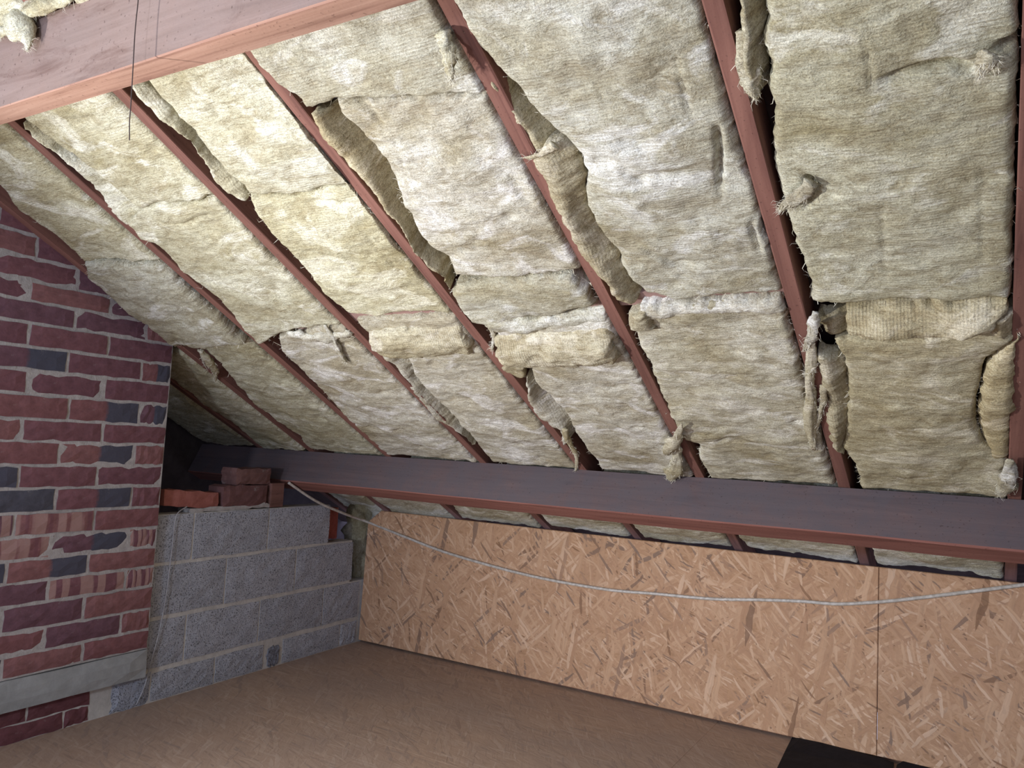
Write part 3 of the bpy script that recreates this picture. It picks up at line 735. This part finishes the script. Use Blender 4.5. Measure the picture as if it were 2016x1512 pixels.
strip(F3, [(1962, 622), (1950, 650)], [(1999, 604), (1997, 664)], name='torn_flap', dn=.02, n0=-.006, arch=.01, tint=(.84, .76, .58))
# below the lower purlin, behind the strand board
order = [7, 6, 5, 4, 3, 2, 1, 0]
GL = ['dim wool batt below the purlin end, stuffed behind the block wall', 'dim wool batt glimpsed under the purlin at the left end of the strand board',
      'wool batt glimpsed in the slot under the purlin, second visible from the left', 'wool batt glimpsed in the slot under the purlin, third visible from the left',
      'wool batt glimpsed in the slot under the purlin, below the central bay', 'wool batt glimpsed in the slot under the purlin, below the wool tuft rafter', 'wool batt in the slot under the purlin above the right strand board']
for k, (a, c) in enumerate(zip(order[:-1], order[1:])):
    s0, s1 = SP+Wp+.006, 4.25
    ss = np.linspace(s0, s1, 6)
    xa, xb = raf(a, 3.8)+.03, raf(c, 3.8)-.022
    def send(x, up): # where the sight line over the board's top edge meets the wool
        lo_, hi_ = 3.4, 4.3
        for _ in range(30):
            md = (lo_+hi_)/2; p = roof_pt(x, md)
            if to_px(p)[1] < to_px((x*(YW/p[1]), YW-.018, .737))[1]-up: lo_ = md
            else: hi_ = md
        return lo_
    e0, e1 = send(xa, 4+3*(k > 2)), send(xb, 3+2*(k > 1))
    if k < 2: e0 = e1 = 4.2
    sa = np.linspace(s0, max(e0, s0+.2), 6); sb = np.linspace(s0, max(e1, s0+.2), 6)
    tb = patch('insulation_batt', [(raf(a, s)+.030+.02*random.random(), s) for s in sa], [(raf(c, s)-.022, s) for s in sb], tint=(.95, .94, .86), bulge=.012, n0=-.004)
    tag(tb, GL[k], 'insulation', 'wool batts below the lower purlin')
# dark bay beyond the chimney
ss = np.linspace(2.42, SP-.008, 6)
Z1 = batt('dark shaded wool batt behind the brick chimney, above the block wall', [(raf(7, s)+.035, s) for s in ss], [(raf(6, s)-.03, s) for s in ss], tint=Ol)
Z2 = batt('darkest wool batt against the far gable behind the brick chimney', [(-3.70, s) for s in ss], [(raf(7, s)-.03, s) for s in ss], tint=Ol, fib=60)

# tufts of torn wool (parts of their batts)
def tuft(parent, pts, rads, n=-.012, name='hanging_tuft', tint=None, strands=150, nn=None):
    """ragged lock of wool: a lumpy tapering body with strands"""
    W3 = []
    for i, (x, y) in enumerate(pts):
        nv = n if nn is None else nn[i]
        xs = roof_px(x, y, nv); W3.append(np.array([xs[0], xs[1], nv]))
    sp = spline(W3, 22); rr = np.interp(np.linspace(0, 1, 23), np.linspace(0, 1, len(rads)), rads)
    V = []; F = []; sides = 14; sd = rng.random()*30
    for i, p in enumerate(sp):
        d = sp[min(i+1, 22)]-sp[max(i-1, 0)]; d /= np.linalg.norm(d)+1e-9
        a = np.cross(d, [0, 0, 1.]); a /= np.linalg.norm(a)+1e-9; bb = np.cross(d, a)
        for k in range(sides):
            t = 2*math.pi*k/sides
            q = rr[i]*(1+.55*float(fbm(i*.35+sd, math.cos(t)*1.6+3, math.sin(t)*1.6+sd, 3)))
            V.append(p+a*math.cos(t)*q+bb*math.sin(t)*q*.55)
    for i in range(22):
        for k in range(sides): F.append((i*sides+k, i*sides+(k+1) % sides, (i+1)*sides+(k+1) % sides, (i+1)*sides+k))
    F.append(tuple(range(sides))[::-1]); F.append(tuple(22*sides+k for k in range(sides)))
    off = org0(parent)
    o = link(name, mesh(name, [v-off for v in V], F, True), parent, M_TUFT)
    o.color = (*(tint or tuple(parent.color[:3])), 1)
    VV = []; FF = []
    for _ in range(strands):
        i = int(rng.integers(6, 23)); k = int(rng.integers(0, sides)); p = np.array(V[i*sides+k])
        d = sp[min(i+1, 22)]-sp[max(i-1, 0)]; d /= np.linalg.norm(d)+1e-9
        dr = d*1.2+rng.normal(size=3)*.5; dr /= np.linalg.norm(dr)
        L = rng.uniform(.008, .026); side = np.cross(dr, rng.normal(size=3)); side /= np.linalg.norm(side); wd = .0006
        b0 = len(VV); bend = rng.normal(size=3)*L*.2
        VV += [p-side*wd, p+side*wd, p+dr*L*.5+bend+side*wd*.7, p+dr*L*.5+bend-side*wd*.7, p+dr*L]
        FF += [(b0, b0+1, b0+2, b0+3), (b0+3, b0+2, b0+4)]
    c = link('tuft_strands', mesh('tuft_strands', [v-off for v in VV], FF), parent, M_FIB); c['kind'] = 'stuff'
    return o
tuft(E2, [(1342, 834), (1335, 856), (1323, 876), (1311, 893)], [.003, .013, .028, .010], n=-.030, tint=(.92, .87, .74), strands=220)
tuft(E2, [(1331, 880), (1333, 904), (1327, 928), (1319, 943)], [.014, .018, .030, .012], n=-.018, tint=(1.03, 1.0, .86), strands=320)
tuft(E2, [(1594, 660), (1598, 700), (1594, 760), (1596, 830), (1602, 885)], [.006, .012, .014, .018, .006], n=-.012, tint=(.98, .93, .78))
tuft(F3, [(1606, 615), (1602, 640), (1597, 668), (1584, 690)], [.008, .016, .012, .003], n=-.016, tint=(1.0, 1.0, 1.0))
tuft(F3, [(1622, 760), (1618, 800), (1606, 850)], [.01, .008, .003], n=-.008, tint=(.96, .92, .8))
tuft(F3, [(1606, 715), (1600, 728), (1588, 736)], [.006, .008, .002], n=-.012, tint=(1.0, .95, .9))
tuft(F3, [(1990, 905), (1984, 935), (1982, 958), (1970, 978)], [.008, .020, .024, .006], n=-.02, tint=(1.05, 1.05, 1.0), strands=90)
tuft(A3, [(395, 690), (412, 712), (422, 730), (424, 750)], [.014, .022, .016, .003], n=-.016, tint=(.95, .93, .82))
tuft(A3, [(396, 695), (400, 712), (408, 728)], [.005, .004, .001], n=-.01, tint=(.95, .93, .85), strands=20)
tuft(D1, [(872, 62), (880, 100), (884, 130), (889, 158)], [.016, .018, .012, .003], n=-.05, nn=[-.012, -.035, -.045, -.05], tint=(.95, .93, .8), name='torn_flap')
tuft(E1, [(1092, 284), (1070, 300), (1050, 309), (1030, 311)], [.012, .008, .006, .001], n=-.012, tint=(1.0, .95, .82), strands=20)
tuft(D4, [(958, 640), (972, 660), (968, 688)], [.006, .007, .002], n=-.006, tint=Cr)
tuft(D4, [(1112, 845), (1118, 868), (1135, 900), (1133, 930)], [.012, .014, .008, .002], n=-.008, tint=(1.0, .95, .8))
tuft(F1, [(1460, 60), (1466, 110), (1478, 160), (1490, 195)], [.01, .016, .018, .003], n=.0, tint=(1., .97, .84))
tuft(F1, [(1930, 100), (1942, 120), (1930, 150)], [.004, .018, .003], n=-.03, tint=(1., .97, .86), name='torn_flap')
tuft(F1, [(1600, 360), (1560, 395), (1535, 412)], [.016, .014, .003], n=-.016, tint=(.9, .87, .78))
tuft(B2, [(640, 640), (655, 665), (676, 705), (680, 712)], [.006, .010, .010, .003], n=-.014, tint=(1.05, 1.05, 1.))
tuft(B3, [(566, 655), (600, 662), (640, 662), (690, 655)], [.01, .024, .028, .012], n=-.006, tint=(1.05, 1.05, 1.02), name='loose_clump')
# wool packed at the end of the strand board, behind the steps of the block wall
def clump(label, pts, rads, mat, y=None):
    o = tube('wool_clump', spline(pts, 24), np.interp(np.linspace(0, 1, 25), np.linspace(0, 1, len(rads)), rads), mat, None, 16, .5)
    tag(o, label, 'insulation'); return o
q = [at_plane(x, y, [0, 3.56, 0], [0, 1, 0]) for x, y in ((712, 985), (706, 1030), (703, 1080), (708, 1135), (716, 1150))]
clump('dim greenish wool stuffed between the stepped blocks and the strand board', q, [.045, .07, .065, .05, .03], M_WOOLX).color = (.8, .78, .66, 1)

# tuft hanging over the pink purlin at the top left
U = patch('insulation_batt', [(raf(5, .62)+.03, .42), (raf(5, .9)+.03, 1.06)], [(raf(4, .6)-.025, .42), (raf(4, .9)-.025, 1.06)], tint=(1, 1, .9)) if False else None
def hang(pts3, rads, parent, tint):
    sp = spline(pts3, 40); rr = np.interp(np.linspace(0, 1, 41), np.linspace(0, 1, len(rads)), rads); sides = 32
    V = []; F = []; sd = rng.random()*30
    for i, p in enumerate(sp):
        d = sp[min(i+1, 40)]-sp[max(i-1, 0)]; d /= np.linalg.norm(d)+1e-9
        a = np.cross(d, [0, 1., 0]); a /= np.linalg.norm(a)+1e-9; bb = np.cross(d, a)
        for k in range(sides):
            t = 2*math.pi*k/sides; q0 = p+a*math.cos(t)*rr[i]+bb*math.sin(t)*rr[i]*.6
            q = rr[i]*(1+.35*float(fbm(q0[0]*22+sd, q0[2]*22, q0[1]*22, 4)))
            V.append(p+a*math.cos(t)*q+bb*math.sin(t)*q*.6)
    for i in range(40):
        for k in range(sides): F.append((i*sides+k, i*sides+(k+1) % sides, (i+1)*sides+(k+1) % sides, (i+1)*sides+k))
    F.append(tuple(range(sides))[::-1]); F.append(tuple(40*sides+k for k in range(sides)))
    o = link('hanging_tuft', mesh('hanging_tuft', V, F, True), None, M_TUFT)
    o.parent = parent; o.matrix_parent_inverse = parent.matrix_world.inverted(); o.color = (*tint, 1)
    VV = []; FF = []
    for _ in range(160):
        i = int(rng.integers(0, 41)); p = np.array(V[i*sides+int(rng.integers(0, sides))]); c = sp[i]
        dr = (p-c)/(np.linalg.norm(p-c)+1e-9)*.6+rng.normal(size=3)*.6+np.array([0, 0, -.5]); dr /= np.linalg.norm(dr)
        L = rng.uniform(.006, .02); side = np.cross(dr, rng.normal(size=3)); side /= np.linalg.norm(side); wd = .0004; b0 = len(VV); bend = rng.normal(size=3)*L*.2
        VV += [p-side*wd, p+side*wd, p+dr*L*.5+bend+side*wd*.7, p+dr*L*.5+bend-side*wd*.7, p+dr*L]; FF += [(b0, b0+1, b0+2, b0+3), (b0+3, b0+2, b0+4)]
    c = link('tuft_strands', mesh('tuft_strands', VV, FF), None, M_FIB); c.parent = parent; c.matrix_parent_inverse = parent.matrix_world.inverted(); c['kind'] = 'stuff'
    return o
for pxs, rr in ((((-30, 25), (40, 18), (90, 8), (140, -6)), [.035, .03, .024, .012]), (((20, 35), (45, 60), (55, 80), (53, 102)), [.03, .034, .016, .002]), (((-40, 55), (0, 62), (30, 52)), [.02, .012, .006])):
    hang([at_plane(x, y, [0, .930, 0], [0, 1, 0]) for x, y in pxs], rr, B1, (1, 1, .9))

# noggins between the rafters behind the joints of the batts
NL = {5: 'pinkish noggin glimpsed behind the wool between the second and third visible rafters', 4: 'pinkish noggin glimpsed above the rolled wool of the third bay', 3: 'pinkish noggin showing as a thin line under the wool offcut in the central bay', 2: 'pinkish noggin with pointed visible end under the very large pale batt'}
for i, (px_, py_) in {5: (668, 642), 4: (755, 626), 3: (1130, 611), 2: (1300, 593)}.items():
    s = roof_px(px_, py_, .012)[1]
    o = sawn('roof_noggin', raf(i, s)+HW+.001, raf(i-1, s)-HW-.001, s-.028, s+.028, .024, .07, M_NOG, None, 10, .001, .002); o.matrix_world = ROOF_M
    tag(o, NL[i], 'timber', 'noggins between the rafters')

# ------------------------------------------------------------------ cable, wires, black felt
c1 = [blk(2.852, .898, .012), blk(3.05, .80, .02), blk(3.25, .73, .03)]
q = lambda x, y, o=.0: at_plane(x, y, [0, YW-.030-o, 0], [0, 1, 0])
c2 = [q(722, 1027), q(795, 1056), q(870, 1085), q(960, 1112), q(1060, 1137), q(1190, 1160), q(1290, 1169), q(1400, 1179), q(1500, 1181), q(1580, 1184), q(1650, 1189), q(1730, 1185), q(1800, 1178), q(1900, 1166), q(2016, 1151), q(2120, 1136)]
cab = tube('cable', spline(c1+c2, 220), .0072, M_CABLE, None, 10)
tag(cab, 'pale clear sheathed cable sagging across the strand board wall from the purlin end', 'cable')
w1 = [at_plane(x, y, [0, .925, 0], [0, 1, 0]) for x, y in ((276, -60), (272, 0), (266, 60), (262, 130), (258, 200), (255, 240), (255, 276))]
wi = tube('hanging_wire', spline(w1, 60), .0011, M_WIRED, None, 6)
tag(wi, 'thin dark wire hanging loose in front of the pink purlin', 'wire')
w2 = [blk(2.275, .805, -.004)]+[at_plane(x, y, blk(2.2, .4, .012), NG) for x, y in ((350, 1010), (344, 1030), (340, 1070), (334, 1120), (326, 1180), (312, 1250), (298, 1300), (285, 1350), (268, 1388))]
wj = tube('thin_wire', spline(w2, 70), .0024, M_WIRE, None, 6)
tag(wj, 'thin grey wire hanging down the block wall beside the chimney edge', 'wire')

def felt(name, outline, mat, label, lift_=.0):
    n = len(outline); V = []; F = []
    top = [np.array([p[0], p[1], p[2]+.0045]) for p in outline]; bot = [np.array(p) for p in outline]
    c = sum(top)/n
    V = top+bot
    F = [tuple(range(n)), tuple(n+k for k in range(n))[::-1]]
    for k in range(n): F.append(((k+1) % n, k, n+k, n+(k+1) % n))
    import bmesh
    me = mesh(name, V, F); bm = bmesh.new(); bm.from_mesh(me); bmesh.ops.recalc_face_normals(bm, faces=bm.faces); bm.to_mesh(me); bm.free()
    o = link(name, me, None, mat); tag(o, label, 'felt', 'black felt sheets'); return o
fp = lambda x, y, z=.001: tuple(at_plane(x, y, [0, 0, z], [0, 0, 1])[:2])+(z,)
zz = .012
o1 = [fp(1530, 1514), fp(1545, 1482), fp(1563, 1446, .004), (-.605, 3.476, .012), (-.53, 3.474, .014), (-.43, 3.474, .010), (-.30, 3.476, .006), (-.262, 3.470, .002), (-.258, 3.40, .001), (-.25, 2.9, .001), (-.60, 2.75, .001)]
felt('felt_sheet', o1, M_FELT, 'black felt sheet on the floor against the strand board, with pale cut left edge')
o2 = [(-.238, 2.9, .006), (-.250, 3.44, .006), (-.232, 3.478, .012), (-.1, 3.470, .010), (.1, 3.46, .008), (.45, 3.44, .006), (.45, 2.9, .006)]
felt('felt_sheet', o2[::-1], M_FELT, 'black felt sheet in the bottom right corner, right of the narrow joint')

for o in bpy.data.objects:
    if '_b' in o.keys(): del o['_b']
